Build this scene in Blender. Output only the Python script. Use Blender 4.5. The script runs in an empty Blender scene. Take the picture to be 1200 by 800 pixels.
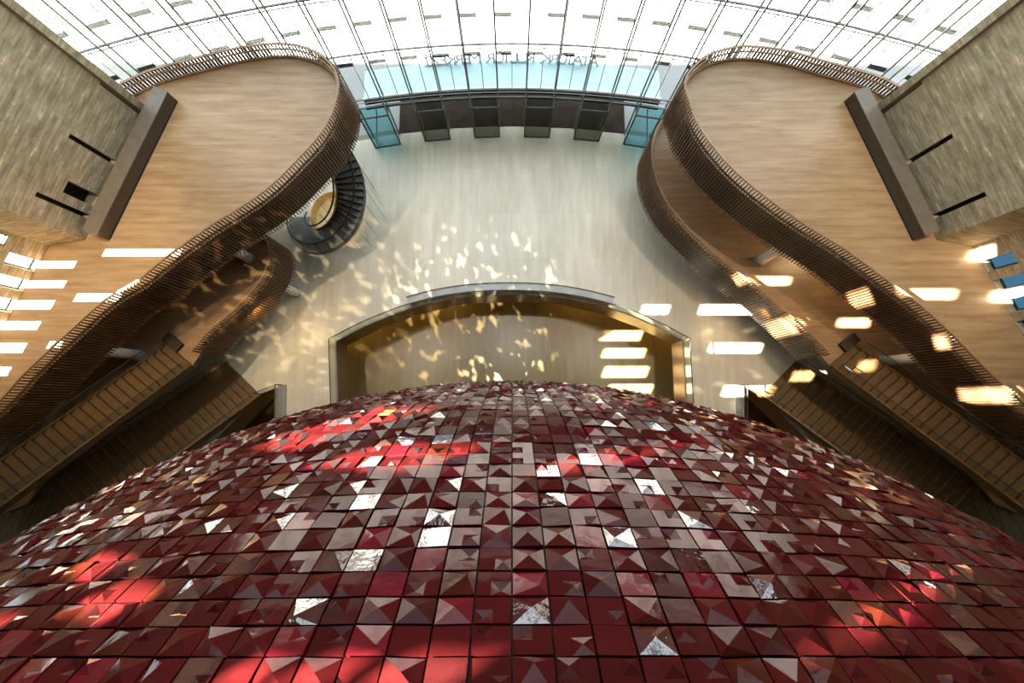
import bpy, bmesh, math, random
from mathutils import Vector, Matrix
from mathutils.geometry import tessellate_polygon

random.seed(7)
sc = bpy.context.scene
COL = sc.collection
PI = math.pi

# ------------------------------------------------------------------ camera
H = 32.0                    # camera height over the lobby floor
F = 570.0                   # focal length in pixels of a 1200 px wide picture
TILT = math.atan(70.0 / F)  # tilt of the view forward of straight down
AX = Vector((0, math.sin(TILT), -math.cos(TILT)))
UP = Vector((0, math.cos(TILT), math.sin(TILT)))
CAM = Vector((0, 0, H))
cam = bpy.data.cameras.new('camera')
cam.sensor_fit = 'HORIZONTAL'; cam.sensor_width = 36.0
cam.lens = 36.0 * F / 1200.0
cam.clip_end = 400
co = bpy.data.objects.new('camera', cam); COL.objects.link(co)
co.location = CAM
co.rotation_euler = (TILT, 0, 0)
sc.camera = co


def ray(x, y):
    return AX + Vector((1, 0, 0)) * ((x - 600) / F) + UP * ((400 - y) / F)


def at(x, y, z):
    """plan point of a survey sight line at height z"""
    d = ray(x, y)
    t = (z - H) / d.z
    return Vector((d.x * t, d.y * t, z))


# ------------------------------------------------------------------ materials
def new_mat(name):
    m = bpy.data.materials.new(name); m.use_nodes = True
    nt = m.node_tree
    return m, nt, nt.nodes['Principled BSDF']


def N(nt, t, **kw):
    n = nt.nodes.new(t)
    for k, v in kw.items():
        if k in n.inputs.keys():
            n.inputs[k].default_value = v
        else:
            setattr(n, k, v)
    return n


def ramp(nt, stops):
    r = nt.nodes.new('ShaderNodeValToRGB')
    el = r.color_ramp.elements
    while len(el) < len(stops):
        el.new(0.5)
    for e, (p, c) in zip(el, stops):
        e.position = p; e.color = (c[0], c[1], c[2], 1)
    return r


def plain(name, col, rough=0.5, metal=0.0, var=0.12, scale=3.0, spec=0.5):
    m, nt, b = new_mat(name)
    tc = N(nt, 'ShaderNodeTexCoord')
    no = N(nt, 'ShaderNodeTexNoise', Scale=scale, Detail=4.0)
    nt.links.new(tc.outputs['Object'], no.inputs['Vector'])
    lo = [c * (1 - var) for c in col]; hi = [min(1, c * (1 + var)) for c in col]
    r = ramp(nt, [(0.3, lo), (0.7, hi)])
    nt.links.new(no.outputs['Fac'], r.inputs['Fac'])
    nt.links.new(r.outputs['Color'], b.inputs['Base Color'])
    b.inputs['Roughness'].default_value = rough
    b.inputs['Metallic'].default_value = metal
    b.inputs['Specular IOR Level'].default_value = spec
    return m


def brick_mat(name, c1, c2, mort, w, h, msize, streak=(1, 1, 1), rough=0.5, coord='Object', rot=0.0, streak_amt=0.5, dark=(0.5, 0.5, 0.5), patch_scale=0.25, fleck=None):
    """coursed stone or planks: brick pattern, streaky grain and slow patches"""
    m, nt, b = new_mat(name)
    L = nt.links.new
    tc = N(nt, 'ShaderNodeTexCoord')
    mp = N(nt, 'ShaderNodeMapping'); mp.inputs['Rotation'].default_value = (0, 0, rot)
    L(tc.outputs[coord], mp.inputs['Vector'])
    br = N(nt, 'ShaderNodeTexBrick', Scale=1.0)
    br.offset = 0.37; br.offset_frequency = 2
    br.inputs['Brick Width'].default_value = w
    br.inputs['Row Height'].default_value = h
    br.inputs['Mortar Size'].default_value = msize
    br.inputs['Mortar Smooth'].default_value = 0.3
    br.inputs['Bias'].default_value = 0.0
    br.inputs['Color1'].default_value = (*c1, 1); br.inputs['Color2'].default_value = (*c2, 1)
    br.inputs['Mortar'].default_value = (*mort, 1)
    L(mp.outputs['Vector'], br.inputs['Vector'])
    st = N(nt, 'ShaderNodeMapping'); st.inputs['Scale'].default_value = streak
    L(mp.outputs['Vector'], st.inputs['Vector'])
    n1 = N(nt, 'ShaderNodeTexNoise', Scale=1.0, Detail=6.0, Roughness=0.6)
    L(st.outputs['Vector'], n1.inputs['Vector'])
    r1 = ramp(nt, [(0.32, dark), (0.62, (1, 1, 1))] + ([(0.66, fleck)] if fleck else []))
    L(n1.outputs['Fac'], r1.inputs['Fac'])
    mx = N(nt, 'ShaderNodeMix', data_type='RGBA', blend_type='MULTIPLY')
    mx.inputs['Factor'].default_value = streak_amt
    L(br.outputs['Color'], mx.inputs['A']); L(r1.outputs['Color'], mx.inputs['B'])
    n2 = N(nt, 'ShaderNodeTexNoise', Scale=patch_scale, Detail=3.0)
    L(mp.outputs['Vector'], n2.inputs['Vector'])
    r2 = ramp(nt, [(0.3, (0.8, 0.8, 0.8)), (0.7, (1.0, 1.0, 1.0))])
    L(n2.outputs['Fac'], r2.inputs['Fac'])
    m2 = N(nt, 'ShaderNodeMix', data_type='RGBA', blend_type='MULTIPLY')
    m2.inputs['Factor'].default_value = 0.8
    L(mx.outputs['Result'], m2.inputs['A']); L(r2.outputs['Color'], m2.inputs['B'])
    L(m2.outputs['Result'], b.inputs['Base Color'])
    b.inputs['Roughness'].default_value = rough
    bp = N(nt, 'ShaderNodeBump'); bp.inputs['Strength'].default_value = 0.15; bp.inputs['Distance'].default_value = 0.02
    L(n1.outputs['Fac'], bp.inputs['Height']); L(bp.outputs['Normal'], b.inputs['Normal'])
    return m


def glass(name, tint, gloss=0.08, ior=1.5):
    """thin pane: tinted see-through with a fresnel reflection"""
    m, nt, b = new_mat(name)
    nt.nodes.remove(b)
    out = nt.nodes['Material Output']
    tr = N(nt, 'ShaderNodeBsdfTransparent'); tr.inputs['Color'].default_value = (*tint, 1)
    gl = N(nt, 'ShaderNodeBsdfGlossy'); gl.inputs['Roughness'].default_value = 0.02
    no = N(nt, 'ShaderNodeTexNoise', Scale=0.6)
    gl.inputs['Color'].default_value = (0.9, 0.95, 0.97, 1)
    lw = N(nt, 'ShaderNodeLayerWeight', Blend=0.12)
    ml = N(nt, 'ShaderNodeMath', operation='MULTIPLY'); ml.inputs[1].default_value = gloss * 6
    nt.links.new(lw.outputs['Fresnel'], ml.inputs[0])
    mx = N(nt, 'ShaderNodeMixShader')
    nt.links.new(ml.outputs[0], mx.inputs[0])
    nt.links.new(tr.outputs[0], mx.inputs[1]); nt.links.new(gl.outputs[0], mx.inputs[2])
    nt.links.new(mx.outputs[0], out.inputs['Surface'])
    return m


def glaze(name, col, rough=0.06, ior=1.5, var=0.25):
    m, nt, b = new_mat(name)
    tc = N(nt, 'ShaderNodeTexCoord')
    no = N(nt, 'ShaderNodeTexNoise', Scale=1.3, Detail=5.0, Roughness=0.65)
    nt.links.new(tc.outputs['Object'], no.inputs['Vector'])
    r = ramp(nt, [(0.25, [c * (1 - var) for c in col]), (0.75, [min(1, c * (1 + var)) for c in col])])
    nt.links.new(no.outputs['Fac'], r.inputs['Fac'])
    nt.links.new(r.outputs['Color'], b.inputs['Base Color'])
    b.inputs['IOR'].default_value = ior
    b.inputs['Roughness'].default_value = rough
    n2 = N(nt, 'ShaderNodeTexNoise', Scale=5.0, Detail=3.0)
    nt.links.new(tc.outputs['Object'], n2.inputs['Vector'])
    bp = N(nt, 'ShaderNodeBump'); bp.inputs['Strength'].default_value = 0.12; bp.inputs['Distance'].default_value = 0.03
    nt.links.new(n2.outputs['Fac'], bp.inputs['Height'])
    nt.links.new(bp.outputs['Normal'], b.inputs['Normal'])
    return m


M = {}
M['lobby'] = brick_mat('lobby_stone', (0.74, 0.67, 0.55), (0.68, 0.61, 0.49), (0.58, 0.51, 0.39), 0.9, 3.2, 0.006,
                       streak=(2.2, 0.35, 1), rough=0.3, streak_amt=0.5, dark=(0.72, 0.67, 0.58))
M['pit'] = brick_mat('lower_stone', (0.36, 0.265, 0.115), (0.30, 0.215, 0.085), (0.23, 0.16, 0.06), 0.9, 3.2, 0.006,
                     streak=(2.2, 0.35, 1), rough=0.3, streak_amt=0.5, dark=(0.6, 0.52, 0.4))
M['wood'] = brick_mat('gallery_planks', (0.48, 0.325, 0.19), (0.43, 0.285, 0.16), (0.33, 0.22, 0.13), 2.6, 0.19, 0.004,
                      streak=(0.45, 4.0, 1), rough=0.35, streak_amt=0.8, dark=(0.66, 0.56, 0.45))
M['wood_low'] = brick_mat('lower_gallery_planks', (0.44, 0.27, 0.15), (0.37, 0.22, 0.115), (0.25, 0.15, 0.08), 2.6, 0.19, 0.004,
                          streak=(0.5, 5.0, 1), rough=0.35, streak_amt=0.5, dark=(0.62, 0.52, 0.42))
M['stone'] = brick_mat('coursed_stone', (0.64, 0.56, 0.41), (0.48, 0.42, 0.30), (0.30, 0.26, 0.19), 0.7, 0.17, 0.008,
                       streak=(1.2, 4.5, 1), rough=0.7, coord='UV', streak_amt=0.85, dark=(0.45, 0.43, 0.38), patch_scale=0.35, fleck=(1.55, 1.5, 1.35))
M['slat'] = plain('dark_slat_wood', (0.16, 0.075, 0.032), 0.45, 0, 0.35, 2.0)
M['backing'] = plain('dark_fascia', (0.035, 0.017, 0.01), 0.6, 0, 0.2)
M['rail'] = plain('bronze_rail', (0.34, 0.22, 0.13), 0.35, 0.2, 0.15)
M['soffit'] = plain('dark_soffit', (0.10, 0.06, 0.035), 0.6)
M['counter'] = plain('counter_bronze', (0.06, 0.047, 0.036), 0.42, 0.0, 0.12)
M['counter_top'] = plain('counter_stone', (0.15, 0.125, 0.10), 0.35, 0.0, 0.12)
M['steel'] = plain('grey_steel', (0.22, 0.245, 0.24), 0.5, 0.0, 0.1)
M['steel_light'] = plain('pale_steel', (0.36, 0.39, 0.39), 0.5, 0.0, 0.1)
M['dark_metal'] = plain('dark_metal', (0.045, 0.05, 0.05), 0.4, 0.5, 0.2)
M['bracket'] = plain('pale_bracket', (0.62, 0.63, 0.62), 0.6, 0.0, 0.05)
M['white'] = plain('white_paint', (0.9, 0.88, 0.84), 0.5, 0, 0.04)
M['ceiling'] = plain('pale_plaster', (0.16, 0.145, 0.12), 0.8, 0, 0.04)
M['plaza'] = plain('plaza_paving', (0.30, 0.30, 0.295), 0.7, 0, 0.05, 0.6)
M['asphalt'] = plain('dark_asphalt', (0.06, 0.06, 0.058), 0.9)
M['city'] = brick_mat('far_masonry', (0.16, 0.13, 0.10), (0.11, 0.09, 0.075), (0.05, 0.045, 0.04), 2.2, 3.2, 0.25, rough=0.9)
M['granite'] = plain('shaded_dark_granite', (0.040, 0.026, 0.018), 0.7, 0, 0.3, 1.5, 0.1)  # dark stone with the canopy's shadow also put into its colour
M['canopy_top'] = plain('canopy_membrane', (0.42, 0.60, 0.64), 0.5, 0, 0.08, 0.7)
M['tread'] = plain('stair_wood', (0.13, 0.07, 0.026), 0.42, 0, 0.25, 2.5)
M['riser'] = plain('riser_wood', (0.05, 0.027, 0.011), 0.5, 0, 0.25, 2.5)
M['stringer'] = plain('stringer_bronze', (0.20, 0.11, 0.042), 0.32, 0.35, 0.2)
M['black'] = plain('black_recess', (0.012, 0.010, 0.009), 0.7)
M['spiral'] = plain('spiral_grey', (0.15, 0.145, 0.135), 0.45, 0, 0.25, 4)
M['spiral_dark'] = plain('spiral_dark', (0.06, 0.055, 0.05), 0.5, 0, 0.2)
M['brass'] = plain('brass_lining', (0.62, 0.46, 0.20), 0.35, 0.5, 0.15, 5)
M['grout'] = plain('dark_joint', (0.022, 0.016, 0.013), 0.7)
M['glass'] = glass('clear_glass', (0.95, 0.98, 0.98), 0.03)
M['glass_green'] = glass('edge_green_glass', (0.84, 0.92, 0.90), 0.006)
M['glass_dark'] = glass('smoked_glass', (0.55, 0.58, 0.53), 0.015)
M['glass_cyan'] = glass('cyan_glass', (0.35, 0.66, 0.72), 0.10)
M['glass_rail'] = glass('rail_glass', (0.86, 0.88, 0.84), 0.06)
M['frost'] = plain('grey_ledge', (0.30, 0.30, 0.29), 0.3, 0.1, 0.15, 1.0)
M['mat'] = plain('brown_floor_tint', (0.24, 0.20, 0.15), 0.8)  # colour of the floor as darkened by the vestibule glass
M['frit'] = glass('fritted_glass', (0.22, 0.23, 0.225), 0.0)
M['glass_shade'] = glass('shaded_blue_glass', (0.02, 0.05, 0.075), 0.02)  # dark tint stands in for the shaded side beyond the right windows
M['win_frame'] = plain('teal_window_frame', (0.03, 0.075, 0.085), 0.4, 0.3, 0.1)
TILES = [glaze('oxblood_glaze', (0.060, 0.0055, 0.0058), 0.09, 1.26),
         glaze('deep_oxblood_glaze', (0.046, 0.0045, 0.0042), 0.16, 1.22),
         glaze('crimson_glaze', (0.115, 0.007, 0.012), 0.09, 1.32),
         glaze('brown_red_glaze', (0.055, 0.008, 0.004), 0.10, 1.28),
         glaze('lustre_oxblood_glaze', (0.055, 0.006, 0.006), 0.03, 2.2),
         glaze('amber_glaze', (0.42, 0.16, 0.03), 0.2, 1.5)]


# ------------------------------------------------------------------ mesh helpers
class MB:
    def __init__(s):
        s.v = []; s.f = []; s.m = []; s.uv = []

    def add(s, pts, faces, mi=0, uvs=None):
        o = len(s.v)
        s.v += [tuple(p) for p in pts]
        for k, f in enumerate(faces):
            s.f.append([i + o for i in f]); s.m.append(mi)
            s.uv.append(uvs[k] if uvs else None)

    def quad(s, a, b, c, d, mi=0, uv=None):
        s.add([a, b, c, d], [(0, 1, 2, 3)], mi, [uv] if uv else None)

    def obox(s, c, ex, ey, ez, mi=0):
        """box about c with half vectors ex, ey, ez"""
        c, ex, ey, ez = map(Vector, (c, ex, ey, ez))
        p = [c + ex * i + ey * j + ez * k for k in (-1, 1) for j in (-1, 1) for i in (-1, 1)]
        s.add(p, [(0, 2, 3, 1), (4, 5, 7, 6), (0, 1, 5, 4), (2, 6, 7, 3), (0, 4, 6, 2), (1, 3, 7, 5)], mi)

    def bar(s, a, b, w, h, up=(0, 0, 1), mi=0):
        a, b, up = Vector(a), Vector(b), Vector(up)
        d = b - a; L = d.length
        if L < 1e-6: return
        d /= L
        sx = d.cross(up)
        if sx.length < 1e-4: sx = d.cross(Vector((1, 0, 0)))
        sx.normalize(); u = sx.cross(d).normalized()
        s.obox((a + b) / 2, d * L / 2, sx * w / 2, u * h / 2, mi)

    def tube(s, pts, r, n=8, mi=0, closed=False):
        pts = [Vector(p) for p in pts]
        rings = []
        for i, p in enumerate(pts):
            a = pts[max(0, i - 1)]; b = pts[min(len(pts) - 1, i + 1)]
            d = (b - a).normalized()
            x = d.cross(Vector((0, 0, 1)))
            if x.length < 1e-3: x = d.cross(Vector((1, 0, 0)))
            x.normalize(); y = x.cross(d)
            rings.append([p + (x * math.cos(2 * PI * k / n) + y * math.sin(2 * PI * k / n)) * r for k in range(n)])
        o = len(s.v)
        vs = [q for rg in rings for q in rg]
        fs = []
        for i in range(len(rings) - 1):
            for k in range(n):
                fs.append((i * n + k, i * n + (k + 1) % n, (i + 1) * n + (k + 1) % n, (i + 1) * n + k))
        fs.append(tuple(range(n - 1, -1, -1))); fs.append(tuple((len(rings) - 1) * n + k for k in range(n)))
        s.add(vs, fs, mi)

    def prism(s, poly, z0, z1, mi=0, mi_side=None, mi_bot=None):
        """vertical prism over a plan polygon (any simple polygon)"""
        n = len(poly)
        tris = tessellate_polygon([[Vector((p[0], p[1], 0)) for p in poly]])
        top = [(p[0], p[1], z1) for p in poly]; bot = [(p[0], p[1], z0) for p in poly]

        def orient(t, sgn):
            a, b, c = [Vector((poly[i][0], poly[i][1])) for i in t]
            cr = (b - a).x * (c - a).y - (b - a).y * (c - a).x
            return tuple(t) if cr * sgn > 0 else tuple(reversed(t))
        s.add(top, [orient(t, 1) for t in tris], mi)
        s.add(bot, [orient(t, -1) for t in tris], mi if mi_bot is None else mi_bot)
        ar = sum(poly[i][0] * poly[(i + 1) % n][1] - poly[(i + 1) % n][0] * poly[i][1] for i in range(n))
        for i in range(n):
            j = (i + 1) % n
            q = (bot[i], bot[j], top[j], top[i]) if ar > 0 else (bot[j], bot[i], top[i], top[j])
            s.quad(*q, mi=mi if mi_side is None else mi_side)

    def build(s, name, mats, parent=None, smooth=False, origin=None):
        me = bpy.data.meshes.new(name)
        o = Vector(origin) if origin is not None else Vector((0, 0, 0))
        me.from_pydata([tuple(Vector(p) - o) for p in s.v], [], s.f)
        if not isinstance(mats, (list, tuple)): mats = [mats]
        for m in mats: me.materials.append(m)
        me.polygons.foreach_set('material_index', s.m)
        if any(u is not None for u in s.uv):
            ul = me.uv_layers.new(name='UVMap')
            k = 0
            for u, f in zip(s.uv, s.f):
                for q in range(len(f)):
                    ul.data[k].uv = u[q] if u else (0, 0)
                    k += 1
        if smooth:
            me.polygons.foreach_set('use_smooth', [True] * len(me.polygons))
        me.update()
        ob = bpy.data.objects.new(name, me); COL.objects.link(ob)
        ob.location = o
        if parent is not None:
            ob.parent = parent
            ob.matrix_parent_inverse = Matrix.Translation(-parent.location) if parent.rotation_euler.z == 0 else parent.matrix_basis.inverted()
        return ob


def tag(o, label=None, cat=None, group=None, kind=None):
    if label: o['label'] = label
    if cat: o['category'] = cat
    if group: o['group'] = group
    if kind: o['kind'] = kind
    return o


def thing(name, label, cat, loc=(0, 0, 0), group=None, kind=None):
    o = bpy.data.objects.new(name, None); COL.objects.link(o)
    o.location = loc; o.empty_display_size = 0.3
    return tag(o, label, cat, group, kind)


def catmull(pts, step=0.13):
    """smooth plan curve through the points, resampled at equal steps"""
    P = [Vector((p[0], p[1])) for p in pts]
    P = [P[0] * 2 - P[1]] + P + [P[-1] * 2 - P[-2]]
    out = []
    for i in range(1, len(P) - 2):
        a, b, c, d = P[i - 1:i + 3]
        for k in range(24):
            t = k / 24
            out.append(0.5 * ((2 * b) + (c - a) * t + (2 * a - 5 * b + 4 * c - d) * t * t + (3 * b - a - 3 * c + d) * t ** 3))
    out.append(P[-2])
    res = [out[0]]; acc = 0.0
    for i in range(1, len(out)):
        a, b = out[i - 1], out[i]
        L = (b - a).length
        while acc + L >= step and L > 1e-9:
            t = (step - acc) / L
            a = a + (b - a) * t
            res.append(a.copy()); L = (b - a).length; acc = 0.0
        acc += L
    return res


def mirror(p):
    return Vector((-p[0] - 0.1, p[1], p[2] if len(p) > 2 else 0))


# ------------------------------------------------------------------ levels
ZU, ZL, Z0 = 10.0, 5.0, 0.0
RH, FD = 0.8, 2.3           # rail above and screen below a gallery floor
ZC = 50.0                   # ceiling
D = 26.0
TH, RHO, BT = 0.918884, 0.817435, -1.108219
SC_ = CAM + Vector((0, -math.sin(TH), -math.cos(TH))) * D
SR = RHO * D
ZP = SC_.z - SR + 0.05      # floor of the lower level
FK = 0.009


def facade_y(x, off=0.0):
    return 19.1 - off - FK * x * x


# left wall in plan (the right one mirrors it)
W0 = at(176, 128, ZU); W1 = at(100, 281, ZU); W2 = at(58, 288, ZU); W3 = at(23, 350, ZU)
dW = (W3 - W2); dW.z = 0; dW.normalize()
W4 = W2 + dW * 62.0
WJ = Vector((-24.2, facade_y(24.2) + 0.05, 0))
SUN_EL = math.radians(33)
SUN = Vector((math.cos(SUN_EL), 0.0, -math.sin(SUN_EL)))


def plane_hit(x, y, A, B):
    """sight line meets the vertical plane through plan points A, B: (s along, z)"""
    d = ray(x, y)
    u = Vector((B.x - A.x, B.y - A.y)); L = u.length; u /= L
    n = Vector((-u.y, u.x))
    t = ((A.x - CAM.x) * n.x + (A.y - CAM.y) * n.y) / (d.x * n.x + d.y * n.y)
    P = CAM + d * t
    return (P.x - A.x) * u.x + (P.y - A.y) * u.y, P.z


def sun_back(P):
    """where the sun ray that lands on P came through the left wall line W2-W4: (s, z)"""
    u = Vector((dW.x, dW.y)); n = Vector((-u.y, u.x))
    d = -SUN
    t = ((W2.x - P.x) * n.x + (W2.y - P.y) * n.y) / (d.x * n.x + d.y * n.y)
    Q = P + d * t
    return (Q.x - W2.x) * u.x + (Q.y - W2.y) * u.y, Q.z


def sphere_hit(x, y):
    d = ray(x, y).normalized()
    m = d.dot(SC_ - CAM)
    h = SR * SR - ((SC_ - CAM).length_squared - m * m)
    if h < 0: return None
    return CAM + d * (m - math.sqrt(h))


# ------------------------------------------------------------------ walls
def wall_panel(mb, A, B, z0, z1, holes, th, inward):
    """wall of thickness th from A to B; holes are (s0, s1, za, zb, depth or None for through)"""
    u = Vector((B.x - A.x, B.y - A.y, 0)); L = u.length; u /= L
    nrm = Vector(inward).normalized()
    S = sorted({0.0, L} | {min(max(h[i], 0), L) for h in holes for i in (0, 1)})
    Zs = sorted({z0, z1} | {min(max(h[i], z0), z1) for h in holes for i in (2, 3)})
    A0 = Vector((A.x, A.y, 0))
    flip = u.cross(Vector((0, 0, 1))).dot(nrm) < 0

    def P(s, z, d=0.0):
        return A0 + u * s + Vector((0, 0, z)) - nrm * d

    def q(a, b, c, d, mi=0, uv=None):
        if flip:
            a, b, c, d = d, c, b, a
            if uv: uv = uv[::-1]
        mb.quad(a, b, c, d, mi, uv)
    for i in range(len(S) - 1):
        for j in range(len(Zs) - 1):
            cs, cz = (S[i] + S[i + 1]) / 2, (Zs[j] + Zs[j + 1]) / 2
            hit = [h for h in holes if h[0] < cs < h[1] and h[2] < cz < h[3]]
            s0, s1, a, b = S[i], S[i + 1], Zs[j], Zs[j + 1]
            if not hit:
                q(P(s0, a), P(s1, a), P(s1, b), P(s0, b), 0, [(s0, a), (s1, a), (s1, b), (s0, b)])
            if not hit or hit[0][4] is not None:
                q(P(s0, b, th), P(s1, b, th), P(s1, a, th), P(s0, a, th), 0)
    for (s0, s1, a, b, dp) in holes:
        d = th if dp is None else dp
        q(P(s0, a), P(s0, b), P(s0, b, d), P(s0, a, d), 0, [(0, a), (0, b), (d, b), (d, a)])
        q(P(s1, a, d), P(s1, b, d), P(s1, b), P(s1, a), 0, [(d, a), (d, b), (0, b), (0, a)])
        q(P(s0, a, d), P(s1, a, d), P(s1, a), P(s0, a), 0, [(s0, d), (s1, d), (s1, 0), (s0, 0)])
        q(P(s0, b), P(s1, b), P(s1, b, d), P(s0, b, d), 0, [(s0, 0), (s1, 0), (s1, d), (s0, d)])
        if dp is not None:
            q(P(s0, a, d), P(s1, a, d), P(s1, b, d), P(s0, b, d), 1)


# --- window openings in the splayed stretch of the left wall
holes_l = []


def plan_rect(px0, px1, py0, py1, z):
    """sun patch on the level z -> opening in the left wall"""
    pts = [sun_back(at(x, y, z)) for x in (px0, px1) for y in (py0, py1)]
    ym = (py0 + py1) / 2
    ss = [sun_back(at((px0 + px1) / 2, y, z))[0] for y in (py0, py1)]
    zs = [sun_back(at(x, ym, z))[1] for x in (px0, px1)]
    return [min(ss), max(ss), min(zs), max(zs), None]


low = []
for (xr, y0, y1) in [(99, 306, 319), (87, 329, 342), (73, 352, 367), (57, 376.5, 391), (40, 402, 418), (22, 430, 445), (4, 460, 476)]:
    P0, P1 = at(xr, y0, ZU), at(xr, y1, ZU)
    s0, s1 = sun_back(P0)[0], sun_back(P1)[0]
    zt = sun_back(at(xr, (y0 + y1) / 2, ZU))[1]
    low.append([min(s0, s1), max(s0, s1), ZU + 0.02, zt, None])
sunp = []
for r in [(1035, 1092, 288, 299, ZU), (1065, 1120, 340, 350, ZU), (1100, 1152, 394, 406, ZU), (928, 1000, 281, 290, ZU),
          (858, 928, 324, 335, ZL), (982, 1020, 373, 384, ZL),
          (752, 785, 357, 369, 0), (820, 890, 357, 369, 0), (832, 893, 402, 414, 0), (848, 912, 452, 465, 0),
          (704, 753, 387, 400, ZP), (706, 757, 408, 420, ZP), (707, 760, 429, 443, ZP), (712, 765, 450, 463, ZP),
          (120, 215, 291, 302, ZU), (88, 142, 344, 354, ZU), (46, 76, 399, 410, ZU), (20, 40, 428, 438, ZU),
          (1030, 1092, 472, 492, 6.6), (915, 950, 434, 447, 1.0), (1003, 1030, 422, 436, 5.6), (1108, 1126, 532, 543, 7.5)]:
    sunp.append(plan_rect(*r))
# patches on the slatted fronts of the galleries
for (xa, ya, za, xb, yb_, zb_, hh) in [(1190, 457, 10.6, 1127, 470, 8.0, 9), (958, 270, 10.6, 930, 284, 8.4, 9), (1022, 345, 9.4, 994, 355, 7.9, 8),
                                      (934, 378, 5.6, 899, 390, 2.9, 9), (876, 318, 5.7, 861, 327, 4.2, 7), (1110, 398, 10.7, 1096, 404, 9.6, 8)]:
    A1, A2, B1, B2 = (sun_back(at(x, y, z)) for x, y, z in ((xa, ya - hh, za), (xa, ya + hh, za), (xb, yb_ - hh, zb_), (xb, yb_ + hh, zb_)))
    ss = sorted((A1[0], A2[0], B1[0], B2[0])); zs = sorted((A1[1], A2[1], B1[1], B2[1]))
    sunp.insert(0, [(ss[0] + ss[1]) / 2, (ss[2] + ss[3]) / 2, (zs[0] + zs[1]) / 2, (zs[2] + zs[3]) / 2, None])
# patches on the right wall
for (x0, x1, y0, y1) in [(1128, 1172, 290, 303), (1155, 1205, 338, 352)]:
    sunp.append(plan_rect(x0, x1, y0, y1, ZU + 0.5))
# patches on the dome
for (x0, x1, y0, y1) in [(302, 350, 512, 528), (408, 548, 524, 545), (668, 752, 531, 547), (775, 905, 520, 546),
                         (95, 150, 652, 676), (105, 180, 686, 724), (268, 330, 782, 799), (350, 420, 778, 799), (450, 560, 776, 799),
                         (1085, 1160, 652, 690), (1040, 1100, 700, 730), (1005, 1070, 735, 780)]:
    pp = [sphere_hit(x, y) for x in (x0, x1) for y in (y0, y1)]
    if any(p is None for p in pp): continue
    bs = [sun_back(p) for p in pp]
    s_ = sorted(b[0] for b in bs); z_ = sorted(b[1] for b in bs)
    sunp.append([(s_[0] + s_[1]) / 2 - .05, (s_[2] + s_[3]) / 2 + .05, (z_[0] + z_[1]) / 2, (z_[2] + z_[3]) / 2, None])
sunp = [h for h in sunp if h[0] > 0.1 and h[3] < ZC - 0.2 and h[3] - h[2] > 0.05 and h[1] - h[0] > 0.05]


def overlap(a, b):
    return a[0] < b[1] and b[0] < a[1] and a[2] < b[3] and b[2] < a[3]


ZS = max(h[3] for h in low) + 0.12          # thick wall below, thin wall above
kept = list(low)
for h in sunp:
    h[2] = max(h[2], ZS + .03)
    if h[3] - h[2] < .08: continue
    if all(not overlap(h, k) for k in kept): kept.append(h)
holes_l = kept

wl = MB()
blk_l = []
for (xt, yt, xb, yb) in [(117, 97, 170, 135), (82, 157, 140, 196), (44, 223, 108, 260)]:
    sb, zb = plane_hit(xb, yb, W0, W1); st, zt = plane_hit(xt, yt, W0, W1)
    s = (sb + st) / 2
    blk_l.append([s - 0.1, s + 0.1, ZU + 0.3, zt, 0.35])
sn, zn0 = plane_hit(116, 243, W0, W1); sn2, zn1 = plane_hit(77, 218, W0, W1)
smid = (sn + sn2) / 2 - 0.1
blk_r = [list(h) for h in blk_l]
zn_top = max(zn0, zn1)
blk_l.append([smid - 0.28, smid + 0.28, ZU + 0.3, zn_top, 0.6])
VB = (Vector((W1.y - W0.y, -(W1.x - W0.x), 0))).normalized()
if VB.x < 0: VB = -VB
NW = Vector((-dW.y, dW.x, 0))
if NW.x < 0: NW = -NW
ZB = ZP - 0.3
NJ = Vector((-(WJ.y - W0.y), (WJ.x - W0.x), 0)).normalized()
if NJ.y < 0: NJ = -NJ
wall_panel(wl, WJ, W0, ZB, ZC, [], 0.4, NJ)
wall_panel(wl, W0, W1, ZB, ZC, blk_l, 0.7, VB)
NS = Vector((-(W2.y - W1.y), (W2.x - W1.x), 0)).normalized()
if NS.y > 0: NS = -NS
wall_panel(wl, W1, W2, ZB, ZC, [], 0.3, NS)
wall_panel(wl, W2, W4, ZB, ZS, low, 0.45, NW)
wall_panel(wl, W2, W4, ZS, ZC, holes_l[len(low):], 0.06, NW)
tag(wl.build('wall_left', [M['stone'], M['black']]), kind='structure')

wr = MB()
holes_r = [list(h) for h in low]
mv = lambda v: Vector((-v.x, v.y, v.z))
wall_panel(wr, mirror(WJ), mirror(W0), ZB, ZC, [], 0.4, mv(NJ))
wall_panel(wr, mirror(W0), mirror(W1), ZB, ZC, blk_r, 0.7, mv(VB))
wall_panel(wr, mirror(W1), mirror(W2), ZB, ZC, [], 0.3, mv(NS))
wall_panel(wr, mirror(W2), mirror(W4), ZB, ZC, holes_r, 0.45, mv(NW))
tag(wr.build('wall_right', [M['stone'], M['black']]), kind='structure')
wb = MB()
wall_panel(wb, W4, mirror(W4), ZB, ZC, [], 0.4, Vector((0, 1, 0)))
tag(wb.build('wall_back', [M['stone'], M['black']]), kind='structure')

wn = 2


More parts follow.
